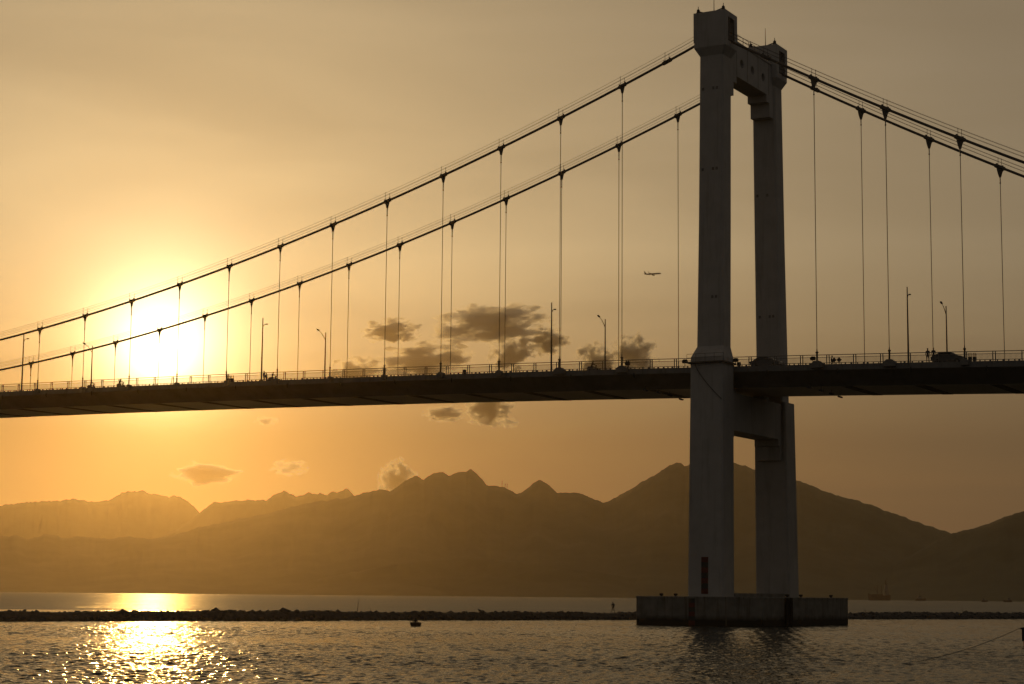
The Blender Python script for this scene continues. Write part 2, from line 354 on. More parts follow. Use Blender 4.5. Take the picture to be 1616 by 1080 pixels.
# ------------------------------------------------------------------ bridge
br = thing('suspension_bridge', 'long suspension bridge with one tall pale concrete tower standing in the sea', 'bridge', (0, 0, 0))
XC = -1.13
def prt(mb, name, material, parent=br, smooth=False): return mb.build(name, material, parent, smooth)
_dx = [-135.06, -93.73, -57.07, -26.49, -6, 13.9, 39.4]; _dz = [33.84, 33.06, 32.65, 32.11, 31.64, 30.98, 30.0]
_dc = np.polyfit(_dx, _dz, 2)
def deck_z(x):
    xx = max(x, -200); return float(np.polyval(_dc, xx)) + EYE - (0.0 if x > -200 else (-200 - x) * -.002)
X0, X1 = -300, 125
xs = np.arange(X0, X1 + 1, 5.0)
def sweep(section, name, material, parent=br):
    return prt(MB().loft([[(x, y, deck_z(x) + z) for y, z in section] for x in xs]), name, material, parent)
YE = .32
girder = sweep([(YE + .04, -.72), (3.2, -2.68), (W - 3.2, -2.68), (W - YE - .04, -.72), (W - YE - .04, -.24), (W / 2, -.10), (YE + .04, -.24)], 'girder', M['deck'])
sweep([(3.16, -2.684), (3.16, -2.70), (W - 3.16, -2.70), (W - 3.16, -2.684)], 'soffit_plate', M['soffit'], girder)
sweep([(.9, -.225), (W / 2, -.085), (W - .9, -.225), (W - .9, -.235), (W / 2, -.095), (.9, -.235)], 'road_surface', M['asphalt'], girder)
lines = MB()
for k, x in enumerate(np.arange(-180, 110, 9.0)):
    for y in (W / 2 - 3.6, W / 2 + 3.6):
        zz = [deck_z(x) - .083 - .14 * abs(y - W / 2) / (W / 2 - .9) + .012, deck_z(x + 3) - .083 - .14 * abs(y - W / 2) / (W / 2 - .9) + .012]
        lines.add([(x, y - .08, zz[0]), (x + 3, y - .08, zz[1]), (x + 3, y + .08, zz[1]), (x, y + .08, zz[0])], [(0, 1, 2, 3)])
tag(lines.build('lane_marking', M['white'], girder), kind='stuff')
sweep([(YE, -.78), (YE, 0), (.80, 0), (.80, -.2), (YE + .1, -.78)], 'fascia', M['fascia'])
sweep([(W - YE, -.78), (W - YE, 0), (W - .80, 0), (W - .80, -.2), (W - YE - .1, -.78)], 'fascia', M['fascia'])
hangL = [-(15.678 + 10 * k) for k in range(28)]; hangR = [13.35 + 10 * k for k in range(11)]
for x in hangL + hangR:                                    # joints of the girder segments show as dark bands on the soffit
    a = x + 3.0
    MB().add([(xx, y, deck_z(xx) + z) for z in (-2.703, -2.74) for y in (3.3, W - 3.3) for xx in (a - .75, a + .75)],
             [(0, 2, 3, 1), (4, 5, 7, 6), (0, 1, 5, 4), (2, 6, 7, 3), (0, 4, 6, 2), (1, 3, 7, 5)]).build('soffit_band', M['band'], br)

seam = MB().box(-.03, .03, -.015, .03, -.77, -.02).mesh('fascia_joint', M['band'])
drain = MB().tube([(0, 0, -.6), (0, -.02, -.95), (0, .1, -1.25)], .07, 8).mesh('drain_pipe', M['dark'])
for k, x in enumerate(np.arange(-160, 70, 5.0)):
    link('fascia_joint', seam, br, (x + 3.2, YE, deck_z(x + 3.2)))
    if k % 2: link('drain_pipe', drain, br, (x + 1.1, YE - .08, deck_z(x + 1.1)))

# --- railing along the near edge (and its twin on the far edge)
PITCH_P = 3.722; P_OFF = -48.59
def rail_bar(y, z, r, xa=X0, xb=X1):
    pts = [(x, y, deck_z(x) + z) for x in np.arange(xa, xb + 1, 5.0)]
    return MB().tube(pts, r, 5)
for side, y in (('near', .55), ('far', W - .55)):
    rail_bar(y, 1.28, .055).build('hand_rail', M['rail'], br)
    rail_bar(y, .96, .035).build('middle_rail', M['rail'], br)
    rail_bar(y, .20, .045).build('bottom_rail', M['rail'], br)
postm = MB().box(-.05, .05, -.06, .06, -.05, 1.28).mesh('railing_post', M['rail'])
inf = MB()
k0 = int((X0 + 5 - P_OFF) // PITCH_P); k1 = int((X1 - 5 - P_OFF) // PITCH_P)
for k in range(k0, k1):
    x = P_OFF + k * PITCH_P
    for side, y in enumerate((.55, W - .55)):
        for dx in (-.16, .16):
            if side == 0 and -165 < x < 70: link('railing_post', postm, br, (x + dx, y, deck_z(x + dx)))
            else: inf.box(x + dx - .05, x + dx + .05, y - .06, y + .06, deck_z(x) - .05, deck_z(x) + 1.25)
        if -200 < x < 90:
            nb = 22
            for j in range(nb):
                xx = x + .16 + (PITCH_P - .32) * (j + .5) / nb; z = deck_z(xx)
                inf.box(xx - .014, xx + .014, y - .014, y + .014, z + .2, z + .96)
        for j in range(5):
            xx = x + .16 + (PITCH_P - .32) * (j + .5 + R.uniform(-.2, .2)) / 5; z = deck_z(xx)
            wd = R.choice((.05, .07, .12))
            inf.box(xx - wd, xx + wd, y - .07, y + .07, z - .03, z + .17)
tag(inf.build('railing_infill', M['rail'], br), kind='stuff')

# --- cables, clamps, hangers
_zl = np.array([72.7536, 69.1493, 65.8436, 62.6022, 59.6617, 56.8677, 54.2471, 51.7486, 49.5083, 47.5031, 45.6344, 44.0898, 42.6128, 41.2783]) + EYE
_xl = np.array(hangL[:14]); _cl = np.polyfit(_xl, _zl, 2)
_cr = np.polyfit([XC, 13.35, 23.35, 33.35], np.array([78.40, 70.188, 64.783, 59.623]) + EYE, 2)
def cable_z(x):
    if x < XC: return float(np.polyval(_cl, x))
    return float(np.polyval(_cr, min(x, 60))) + (0 if x < 60 else (x - 60) * (2 * _cr[0] * 60 + _cr[1]))
def cab_pts(a, b, n, y, dz): return [(x, y, cable_z(x) + dz) for x in np.linspace(a, b, n)]
def clamp_mesh(slope, plate=True, k=1.2):
    mb = MB(); L = .62 * k; c = math.cos(math.atan(slope)); s_ = math.sin(math.atan(slope))
    mb.tube([(-L * c, 0, -L * s_), (-L * c * .8, 0, -L * s_ * .8), (L * c * .8, 0, L * s_ * .8), (L * c, 0, L * s_)], [.24, .29, .29, .24], 10)
    for q in (-.45, .45): mb.box(q * c - .08, q * c + .08, -.12, .12, q * s_ + .24, q * s_ + .40)
    if plate:
        lx = -.5 * k * c, -.5 * k * s_; rx = .5 * k * c, .5 * k * s_
        mb.prism([(lx[0] + .05, lx[1] - .15), (rx[0] - .05, rx[1] - .15), (.26 * k, -.62 * k), (.13, -1.15 * k), (-.13, -1.15 * k), (-.26 * k, -.62 * k)], 'y', -.09, .09)
    return mb
hang_count = 0
for y in (0.0, W):
    sgn = 1 if y else -1
    mainc = prt(MB().tube(cab_pts(-275, XC, 60, y, 0) + cab_pts(XC, 118, 30, y, 0)[1:], .185, 10), 'main_cable', M['cable'], smooth=True)
    for dy in (-.42, .42):
        for dz in (.72, 1.22):
            MB().tube(cab_pts(-275, XC, 60, y + dy, dz) + cab_pts(XC, 118, 30, y + dy, dz)[1:], .021, 4).build('hand_rope', M['cable'], mainc)
    for x in hangL[:26] + hangR[:10] + [-8.61, 6.38]:
        zc = cable_z(x); sl_ = (cable_z(x + .5) - cable_z(x - .5)); zb = deck_z(x)
        short = x in (-8.61, 6.38)
        if short:
            hg = link('cable_clamp', clamp_mesh(sl_, False).mesh('cable_clamp', M['steel']), br, (x, y, zc))
            cl = hg
        else:
            mb = MB().tube([(x, y, zb + .2), (x, y, zc - .9)], .052, 6)
            hg = mb.build('hanger', M['cable'], br)
            cl = link('cable_clamp', clamp_mesh(sl_, True, 1.25 if x > 0 else .95 if x > -70 else .78).mesh('cable_clamp', M['steel']), hg, (x, y, zc))
            so = MB().tube([(x, y, zc - .85), (x, y, zc - 1.25), (x, y, zc - 2.2)], [.11, .085, .07], 8)
            so.tube([(x, y, zc - 2.2), (x, y, zc - 2.32)], .12, 8); so.build('upper_socket', M['steel'], hg)
            q_ = 1.0 if abs(x) < 47 else .72
            so = MB().tube([(x, y, zb + .1), (x, y, zb + 1.5)], .14 * q_, 8).tube([(x, y, zb + 1.5), (x, y, zb + 1.65)], .22 * q_, 8).tube([(x, y, zb + 1.65), (x, y, zb + 2.1)], [.10 * q_, .06], 8)
            so.build('lower_socket', M['steel'], hg)
            aw = .85 if abs(x) < 31 else .5 if abs(x) < 47 else .30
            MB().prism([(x - aw, zb - .5), (x + aw, zb - .5), (x + aw, zb + .03), (x + aw * .4, zb + .12 + aw * .35), (x - aw * .4, zb + .12 + aw * .35), (x - aw, zb + .03)], 'y', y - .30 if sgn < 0 else y - .55, y + .55 if sgn < 0 else y + .30).build('anchor_block', M['deck'], hg)
        pm = MB()
        for dy in (-.42, .42):
            xo = -.12 if dy < 0 else .12
            z0 = (0 if short else zc) ; xx = 0 if short else x; yy = 0 if short else y
            pm.tube([(xx + xo, yy + dy * .5, z0 + .15), (xx + xo, yy + dy, z0 + .3), (xx + xo, yy + dy, z0 + 1.32)], .032, 5)
        pm.build('rope_stanchion', M['steel'], hg)

# --- tower
tower_parts = {}
def ring4(z, hx, y0, y1, far):
    if far: y0, y1 = W - y1, W - y0
    c = .22
    x0, x1 = XC - hx, XC + hx
    return [(x0 + c, y0, z), (x1 - c, y0, z), (x1, y0 + c, z), (x1, y1 - c, z), (x1 - c, y1, z), (x0 + c, y1, z), (x0, y1 - c, z), (x0, y0 + c, z)]
low = [(3.7, 2.6, -4.35, -.45), (24.5, 2.45, -3.95, .05), (31.9, 2.4, -3.78, .22)]
legs = []
for far in (False, True):
    if not far: sec = low + [(36.1, 2.38, -3.72, .36), (37.7, 1.95, -2.5, .38), (55, 1.85, -2.0, .95), (78.75, 1.75, -1.55, 1.55)]
    else: sec = low + [(31.92, 1.98, -2.72, .24), (37.7, 1.95, -2.5, .38), (55, 1.85, -2.0, .95), (78.75, 1.75, -1.55, 1.55)]
    leg = prt(MB().loft([ring4(*s_, far) for s_ in sec]), 'tower_leg', M['concrete']); legs.append(leg)
    yc = W if far else 0.0
    hd = MB()
    hd.loft([ring4(78.76, 1.76, -1.56, 1.56, far), ring4(79.9, 2.42, -2.1, 2.1, far), ring4(80.7, 2.42, -2.1, 2.1, far)])
    for ya, yb in ((-2.1, -1.15), (1.15, 2.1)): hd.box(XC - 2.42, XC + 2.42, yc + ya, yc + yb, 80.7, 84.15)
    hd.box(XC - 2.42, XC + 2.42, yc - 2.1, yc + 2.1, 84.15, 84.93)
    hd.box(XC - 1.2, XC + 1.2, yc - 1.15, yc + 1.15, 80.7, 81.75)                # saddle block under the cable
    head = prt(hd, 'tower_head', M['concrete'], leg)
    MB().box(XC + 2.40, XC + 2.46, yc - 1.05, yc - .75, 80.7, 84.1).box(XC + 2.40, XC + 2.46, yc + .75, yc + 1.05, 80.7, 84.1).build('door_jamb', M['dark'], leg)
    MB().tube([(XC - .2, yc, 84.9), (XC - .2, yc, 88.2)], [.07, .03], 5).build('lightning_rod', M['steel'], leg)
    for dx, dy, arm in ((-1.9, -1.6, .7), (1.9, -1.6, -1.1)):
        l = MB().tube([(XC + dx, yc + dy, 84.93), (XC + dx, yc + dy, 85.15)], .3, 8).tube([(XC + dx, yc + dy, 85.15), (XC + dx, yc + dy, 85.45), (XC + dx, yc + dy, 85.62)], [.24, .24, .1], 8)
        l.tube([(XC + dx, yc + dy, 85.62), (XC + dx, yc + dy, 86.0)], .05, 5)
        l.tube([(XC + dx, yc + dy, 85.3), (XC + dx + arm, yc + dy, 85.02)], .08, 5); l.build('beacon_lamp', M['dark'], leg)
    for z in (62.5, 74.0, 44.5):                        # small recess covers and stain-marked vents
        for dx in (-1.2, .35, .9):
            f = {62.5: .7, 74.0: .5, 44.5: .9}[z]
            y0 = float(np.interp(z, [37.7, 55, 78.75], [-2.5, -2.0, -1.55])); y0 = W + y0 if False else (y0 if not far else W - float(np.interp(z, [37.7, 55, 78.75], [.38, .95, 1.55])))
            if R.random() < .75: MB().box(XC + dx - .16, XC + dx + .16, y0 - .05, y0 + .1, z - .2, z + .2).build('vent_cover', M['deck'], leg)
# platform collar round the near leg at deck level with its rail and lamps
mb = MB(); mb.box(XC - 2.75, XC + 2.75, -4.15, .3, 35.25, 35.45)
prt(mb, 'leg_platform', M['steel'], legs[0])
mb = MB()
for x in np.linspace(XC - 2.7, XC + 2.7, 5): mb.tube([(x, -4.1, 35.45), (x, -4.1, 36.5)], .03, 5)
mb.tube([(XC - 2.7, -4.1, 36.5), (XC + 2.7, -4.1, 36.5)], .03, 5); mb.tube([(XC - 2.7, -4.1, 36.0), (XC + 2.7, -4.1, 36.0)], .02, 5)
prt(mb, 'platform_rail', M['steel'], legs[0])
mb = MB()                                                # cable run drooping over the face below the collar
pts = [(XC - 1.6 + 3.9 * q, -3.86 - .0 * q, 35.2 - 5.0 * q ** .75) for q in np.linspace(0, 1, 12)]
prt(mb.tube([(p[0], p[1] - .03, p[2]) for p in pts], .045, 5), 'drain_hose', M['dark'], legs[0])
# painted depth gauges, red and dark bands
for k in range(7):
    z = 4.15 + k * .70
    y = -4.35 + (z - 3.7) / 20.8 * .4
    MB().box(-1.70, -.72, y - .035, y + .2, z, z + .70).build('gauge_band', M['red'] if k % 2 == 0 else M['dark'], legs[0])

# crossbeams
def beam_with_holes(x0, x1, y0, y1, z0, z1, holes):
    me = MB().box(x0, x1, y0, y1, z0, z1).mesh('crossbeam', M['concrete']); o = link('crossbeam', me, None)
    cut = MB()
    for (hy, hz, r) in holes: cut.tube([(x1 - 1.6, hy, hz), (x1 + .6, hy, hz)], r, 24)
    co = link('cutter', cut.mesh('cutter', M['concrete']))
    md = o.modifiers.new('b', 'BOOLEAN'); md.object = co; md.operation = 'DIFFERENCE'; md.solver = 'EXACT'
    dg = bpy.context.evaluated_depsgraph_get(); new = bpy.data.meshes.new_from_object(o.evaluated_get(dg)); o.modifiers.clear(); o.data = new
    bpy.data.objects.remove(co); o.parent = br; return o
ub = beam_with_holes(XC - 1.5, XC + 1.5, 1.45, W - 1.45, 76.9, 81.75, [(5.92, 79.18, .62), (9.93, 79.19, .62), (13.98, 79.14, .62)])
for far in (0, 1):
    for a, z0, z1 in ((2.55, 75.84, 76.9), (1.45, 73.8, 75.84)):
        y0, y1 = 1.4, 1.4 + a
        if far: y0, y1 = W - y1, W - y0
        MB().box(XC - 1.5, XC + 1.5, y0, y1, z0, z1).build('corbel', M['concrete'], ub)
MB().box(XC - 1.62, XC + 1.62, 2.12, W - 2.12, 81.75, 82.0).build('walkway_slab', M['concrete'], ub)
mb = MB()
for x in (XC - 1.5, XC + 1.5):
    for z in (82.5, 83.05): mb.tube([(x, 2.1, z), (x, W - 2.1, z)], .035, 5)
    for y in np.linspace(2.2, W - 2.2, 8): mb.tube([(x, y, 82), (x, y, 83.05)], .045, 5)
mb.build('walkway_rail', M['rail'], ub)
for y in (4.0, 8.0, 12.0, 16.0): MB().box(XC + 1.5, XC + 1.53, y - .03, y + .03, 77.0, 81.7).build('formwork_joint', M['band'], ub)
lb = MB().box(XC - 1.85, XC + 1.85, -.1, W + .1, 26.4, 31.6).build('crossbeam', M['concrete'], br)
for far in (0, 1):
    for a, z0, z1 in ((1.3, 25.45, 26.4), (.75, 23.4, 25.45)):
        y0, y1 = -.2, -.2 + a + .3
        if far: y0, y1 = W - y1, W - y0
        MB().box(XC - 1.85, XC + 1.85, y0, y1, z0, z1).build('corbel', M['concrete'], lb)
for y in (3.6, W - 3.6): MB().box(XC - 1.0, XC + 1.0, y - .8, y + .8, 31.6, deck_z(XC) - 2.75).build('bearing', M['concrete'], lb)

# pile cap
pc = MB()
cx0, cx1, cy0, cy1, ch = -10.2, 8.0, -6.8, 26.0, .18
def capring(z, e=0): return [(cx0 + ch - e, cy0 - e, z), (cx1 - ch + e, cy0 - e, z), (cx1 + e, cy0 + ch - e, z), (cx1 + e, cy1 - ch + e, z), (cx1 - ch + e, cy1 + e, z), (cx0 + ch - e, cy1 + e, z), (cx0 - e, cy1 - ch + e, z), (cx0 - e, cy0 + ch - e, z)]
pc.loft([capring(-2.5), capring(3.55), capring(3.551, .06), capring(3.74, .06), capring(3.80, 0)])
cap = prt(pc, 'pile_cap', M['cap'])
MB().box(XC - 2.3, XC + 2.6, -.35, W + .35, 3.8, 4.28).build('tie_plinth', M['cap'], cap)
for x, y in ((-6.6, -6.4), (-4.6, -6.2), (6.5, 11.0), (7.6, 3.0), (-9.4, 10.0), (7.4, 20.5)):
    MB().tube([(x, y, 3.8), (x, y, 3.92), (x, y, 4.0), (x, y, 4.12), (x, y, 4.2)], [.16, .16, .28, .30, .2], 10).build('mooring_bollard', M['dark'], cap)
for k in range(6):
    MB().box(-2.44, -1.56, cy0 - .03, cy0 + .2, .05 + k * .58, .05 + (k + 1) * .58).build('gauge_band', M['red'] if k % 2 == 0 else M['dark'], cap)
for y in (1.2, 2.6): MB().tube([(8.28, y, -2), (8.28, y, 3.7)], .3, 10).build('dark_upright', M['rubber'], cap)  # two dark uprights forming a dark vertical strip on the side face
for x in (2.9,): MB().box(x - .04, x + .04, cy0 - .02, cy0 + .05, 0, 3.5).build('construction_joint', M['band'], cap)

# --- street lamps: same X on both edges, 52 m apart
def lamp(far):
    o = thing('street_lamp', '', 'street lamp', group='street lamps along the bridge deck')
    MB().tube([(0, 0, 0), (0, 0, .5), (0, 0, 10.2 if not far else 10.0)], [.17, .14, .075], 8).build('pole', M['steel'], o)
    MB().box(-.25, .25, -.2, .2, -.25, .08).build('base_plate', M['steel'], o)
    d = -1 if far else 1
    if far: pts = [(0, 0, 8.7), (0, d * .5, 9.2), (0, d * 1.2, 9.75), (0, d * 1.9, 10.05)]
    else: pts = [(0, 0, 8.6), (0, d * .18, 8.95), (0, d * .5, 9.2), (0, d * .8, 9.28)]
    MB().tube(pts, [.06, .055, .05, .045], 6).build('arm', M['steel'], o)
    e = pts[-1]; n_ = (e[1] + d * (.75 if far else .6))
    dz = .22 if far else .06
    MB().loft([[(dx * q, e[1] - d * .1 + (n_ - e[1]) * tt, e[2] + dz * tt + zz * q) for dx, zz in ((-.16, 0), (-.1, .1), (.1, .1), (.16, 0), (.12, -.07), (-.12, -.07))] for tt, q in ((0, .5), (.25, 1), (.8, 1), (1, .5))]).build('lamp_head', M['steel'], o)
    return o
LX = [-130.2, -79.45, -27.5, 25.6]
wheres = ['far left near the frame edge', 'just left of the glare', 'between the two cables left of the tower', 'right of the tower']
nl = lamp(False); fl = lamp(True)
near_lab = ['near-edge street lamp by the left frame edge, faint in the glare', 'near-edge street lamp just right of the sun glare, group of people at its foot', 'near-edge street lamp in front of the dark clouds left of the tower', 'near-edge street lamp right of the tower, left of the parked car']
far_lab = ['far-edge street lamp left of the sun with its arm to the left', 'far-edge street lamp between the sun and the clouds, arm to the left', 'far-edge street lamp left of the tower and right of the motorcyclist', 'far-edge street lamp rising behind the parked car right of the tower']
for i, x in enumerate(LX):
    for base, lab, y, zo in ((nl, near_lab, .95, -.1), (fl, far_lab, W - .95, -.1)):
        loc = (x, y, deck_z(x) + zo)
        if i == 0: base.location = loc; base['label'] = lab[0]
        else: copy_thing(base, loc, 0, lab[i])

# --- small fittings on the deck edge
def floodlight(name, label, loc, rz=0, tilt=.5, s=1.0):
    o = thing(name, label, 'floodlight', loc, rz, 'floodlights on the deck edge')
    MB().tube([(0, 0, 0), (0, 0, .45 * s)], .06, 6).build('stand', M['dark'], o)
    MB().box(-.34 * s, .34 * s, -.12, .12, .45 * s, .55 * s).build('yoke', M['dark'], o)
    MB().prism([(-.32 * s, .55 * s), (.34 * s, .60 * s), (.28 * s, .92 * s), (-.1 * s, .95 * s), (-.42 * s, .78 * s)], 'y', -.2, .2).build('lamp_body', M['dark'], o)
    return o
def edge_at(u, v, y): p = on_y(u, v, y); return p[0]
for u, lab, s in ((990.5, 'small floodlight on a stalk beside a hanger foot left of the tower', 1.0), (1283, 'wide floodlight just left of the first hanger foot right of the tower', 1.0), (1161, 'floodlight on the deck edge close to the right side of the near tower leg', 1.05), (1081, 'floodlight on a bracket at the left side of the near tower leg', 1.05)):
    x = edge_at(u, 570, .1); floodlight('floodlight', lab, (x, .1, deck_z(x) + .1), 0, .5, s)
def cabinet(label, x, y, w, h, pale=True):
    o = thing('utility_cabinet', label, 'utility cabinet', (x, y, deck_z(x)), 0, 'cabinets beside the railing')
    MB().box(-w / 2, w / 2, -.2, .2, .1, h * .55).build('cabinet_body', M['dark'], o)
    if pale: MB().box(-w / 2 + .02, w / 2 - .02, -.19, .19, h * .55, h).build('cabinet_top', M['frosted'], o)
    MB().box(-w / 2 + .05, -w / 2 + .12, -.15, .15, 0, .1).box(w / 2 - .12, w / 2 - .05, -.15, .15, 0, .1).build('feet', M['dark'], o)
for u, lab in ((361.5, 'pale-topped cabinet in the sun glare, left one of its pair'), (367.3, 'pale-topped cabinet in the sun glare, right one of its pair'), (1530.9, 'pale-topped cabinet right of the parked car, left one of its pair'), (1538.2, 'pale-topped cabinet right of the parked car, right one of its pair')):
    x = edge_at(u, 575, .9); cabinet(lab, x, .9, .40, 1.12)
x = edge_at(733, 588, .9)
o = thing('junction_box', 'small dark square box on the deck edge under the clouds', 'junction box', (x, .9, deck_z(x)))
MB().box(-.22, .22, -.2, .2, .12, .62).build('box_body', M['dark'], o); MB().box(-.15, .15, -.08, .08, 0, .12).build('box_foot', M['dark'], o); MB().box(-.25, .25, -.22, .22, .62, .66).build('box_lid', M['dark'], o)
x = edge_at(1166, 574, 1.0)
o = thing('junction_box', 'small dark box at the deck edge right of the near tower leg', 'junction box', (x, 1.0, deck_z(x)))
MB().box(-.22, .22, -.2, .2, .12, .62).build('box_body', M['dark'], o); MB().box(-.15, .15, -.08, .08, 0, .12).build('box_foot', M['dark'], o)
# pair of diamond warning signs, seen from behind against the sky
for u, lab in ((1316.3, 'dark diamond-shaped sign beside the crouching person'), (1324.2, 'dark diamond-shaped sign, the right one of the two')):
    x = edge_at(u, 570, .95); o = thing('diamond_sign', lab, 'road sign', (x, .95, deck_z(x)), 0, 'diamond signs on the deck edge')
    MB().tube([(0, 0, -.1), (0, 0, .5)], .06, 6).build('sign_post', M['dark'], o)
    MB().prism([(-.36, .62), (0, .26), (.36, .62), (0, .98)], 'y', -.03, .03).build('sign_plate', M['dark'], o)
# lamps hung under the deck, two rows across it beside the tower
ul = None
rows = (([(1277, 612), (1296, 617), (1312, 622), (1326, 627)], 'right of the tower'), ([(1019, 616), (1040, 619.5), (1057, 624), (1075, 630.5)], 'left of the tower'))
words_ = ['nearest of its row', 'second of its row', 'third of its row', 'last of its row, against sky']
for pts, side in rows:
    end = on_z(*pts[3], deck_z(18 if side[0] == 'r' else -16) - 3.35)
    for k, (u, v) in enumerate(pts):
        p = on_z(u, v, deck_z(end[0]) - 3.3)
        zt = deck_z(p[0]) - 2.7
        lab = 'lamp hanging under the deck ' + side + ', ' + words_[k]
        if ul is None:
            ul = thing('hanging_lamp', lab, 'lamp', (p[0], min(p[1], W - 3.4), zt), 0, 'lamps hanging under the deck')
            MB().tube([(0, 0, 0), (0, 0, -.55)], .035, 5).build('hanger_rod', M['dark'], ul)
            MB().prism([(-.38, -.5), (-.2, -.42), (.3, -.56), (.36, -.72), (.1, -.76), (-.3, -.62)], 'y', -.16, .16).build('lamp_body', M['dark'], ul)
        else: copy_thing(ul, (p[0], min(p[1], W - 3.4), zt), 0, lab)

# ------------------------------------------------------------------ people
def body_mesh(J, edges, rad):
    """one continuous skinned body: J joint name -> position, grown along edges"""
    names = list(J); me = bpy.data.meshes.new('person'); idx = {n_: i for i, n_ in enumerate(names)}
    me.from_pydata([J[n_] for n_ in names], [(idx[a], idx[b_]) for a, b_ in edges], [])
    o = bpy.data.objects.new('tmp', me); C.objects.link(o)
    o.modifiers.new('s', 'SKIN'); sub = o.modifiers.new('ss', 'SUBSURF'); sub.levels = 1; sub.render_levels = 1
    for n_, i in idx.items():
        sv = me.skin_vertices[0].data[i]; r = rad[n_]; sv.radius = r if isinstance(r, tuple) else (r, r); sv.use_root = (n_ == 'pelvis')
    dg = bpy.context.evaluated_depsgraph_get(); out = bpy.data.meshes.new_from_object(o.evaluated_get(dg))
    bpy.data.objects.remove(o); out.polygons.foreach_set('use_smooth', [True] * len(out.polygons)); return out
EDGES = [('pelvis', 'waist'), ('waist', 'chest'), ('chest', 'neck'), ('neck', 'head'), ('head', 'crown'), ('head', 'nose'),
         ('chest', 'shl'), ('shl', 'ell'), ('ell', 'wrl'), ('wrl', 'hal'), ('chest', 'shr'), ('shr', 'elr'), ('elr', 'wrr'), ('wrr', 'har'),
         ('pelvis', 'hil'), ('hil', 'knl'), ('knl', 'anl'), ('anl', 'tol'), ('pelvis', 'hir'), ('hir', 'knr'), ('knr', 'anr'), ('anr', 'tor')]
RAD = dict(pelvis=(.15, .11), waist=(.13, .10), chest=(.16, .115), neck=.055, head=(.085, .095), crown=(.075, .085), nose=.02, shl=.07, shr=.07, ell=.048, elr=.048, wrl=.034, wrr=.034,
           hal=.036, har=.036, hil=.095, hir=.095, knl=.062, knr=.062, anl=.042, anr=.042, tol=.036, tor=.036)
# joints face +x, left is +y
STAND = dict(pelvis=(0, 0, .92), waist=(0, 0, 1.08), chest=(0, 0, 1.32), neck=(.01, 0, 1.47), head=(.02, 0, 1.58), crown=(.01, 0, 1.67), nose=(.11, 0, 1.59),
             shl=(0, .19, 1.38), ell=(-.03, .25, 1.12), wrl=(.06, .26, .90), hal=(.09, .26, .82), shr=(0, -.19, 1.38), elr=(-.03, -.25, 1.12), wrr=(.06, -.26, .90), har=(.09, -.26, .82),
             hil=(0, .10, .86), knl=(.02, .12, .48), anl=(0, .13, .09), tol=(.16, .14, .04), hir=(0, -.10, .86), knr=(.02, -.12, .48), anr=(0, -.13, .09), tor=(.16, -.14, .04))
RIDE = dict(pelvis=(-.12, 0, .80), waist=(-.09, 0, .96), chest=(.02, 0, 1.2), neck=(.08, 0, 1.34), head=(.12, 0, 1.45), crown=(.11, 0, 1.55), nose=(.22, 0, 1.45),
            shl=(.03, .19, 1.25), ell=(.22, .27, 1.05), wrl=(.43, .28, 1.0), hal=(.50, .27, 1.0), shr=(.03, -.19, 1.25), elr=(.22, -.27, 1.05), wrr=(.43, -.28, 1.0), har=(.50, -.27, 1.0),
            hil=(-.08, .10, .76), knl=(.30, .17, .70), anl=(.18, .16, .30), tol=(.34, .17, .25), hir=(-.08, -.10, .76), knr=(.30, -.17, .70), anr=(.18, -.16, .30), tor=(.34, -.17, .25))
WALK = dict(STAND, chest=(.05, 0, 1.31), neck=(.09, 0, 1.45), head=(.13, 0, 1.55), crown=(.13, 0, 1.64), nose=(.22, 0, 1.54), shl=(.05, .19, 1.36), shr=(.05, -.19, 1.36),
            ell=(-.02, .27, 1.12), wrl=(.16, .22, 1.02), hal=(.24, .2, 1.0), elr=(0, -.27, 1.12), wrr=(.18, -.22, 1.02), har=(.26, -.2, 1.0),
            knl=(.14, .12, .50), anl=(.20, .13, .09), tol=(.36, .14, .05), knr=(-.06, -.12, .48), anr=(-.24, -.13, .10), tor=(-.10, -.14, .04))
SIT = dict(pelvis=(0, 0, .30), waist=(.02, 0, .46), chest=(.07, 0, .70), neck=(.12, 0, .84), head=(.16, 0, .95), crown=(.15, 0, 1.04), nose=(.25, 0, .95),
           shl=(.07, .19, .76), ell=(.10, .30, .54), wrl=(.28, .24, .46), hal=(.36, .22, .46), shr=(.07, -.19, .76), elr=(.10, -.30, .54), wrr=(.28, -.24, .46), har=(.36, -.22, .46),
           hil=(.06, .10, .28), knl=(.42, .16, .42), anl=(.52, .14, .12), tol=(.66, .14, .10), hir=(.06, -.10, .28), knr=(.42, -.16, .42), anr=(.52, -.14, .12), tor=(.66, -.14, .10))
CROUCH = dict(SIT, pelvis=(0, 0, .34), hil=(.04, .1, .32), hir=(.04, -.1, .32), knl=(.34, .16, .46), knr=(.34, -.16, .46), anl=(.12, .14, .09), anr=(.12, -.14, .09), tol=(.28, .14, .04), tor=(.28, -.14, .04))
def person(pose, label, loc, rz, s=1.0, tweak=None, group=None):
    J = dict(pose)
    if tweak: J.update(tweak)
    me = body_mesh(J, EDGES, RAD); me.materials.clear(); me.materials.append(M['cloth'])
    o = link('person', me, None, loc); o.rotation_euler = (0, 0, rz); o.scale = (s, s, s); tag(o, label, 'person', group)
    hc = MB(); c = J['crown']; hd_ = J['head']
    hc.ball((c[0] - .015, c[1], c[2] + .0), (.105, .092, .10), 10, 6).build('hair', M['dark'], o, True)
    return o
def road(x): return deck_z(x) - .12
x = edge_at(1464, 560, 1.3); person(STAND, 'person standing at the railing right of the tower, left one of the two', (x, 1.3, deck_z(x) - .02), math.radians(80), 1.12)
x = edge_at(1473.2, 560, 1.3); person(STAND, 'person standing at the railing right of the tower, against a hanger', (x, 1.3, deck_z(x) - .02), math.radians(120), 1.14)
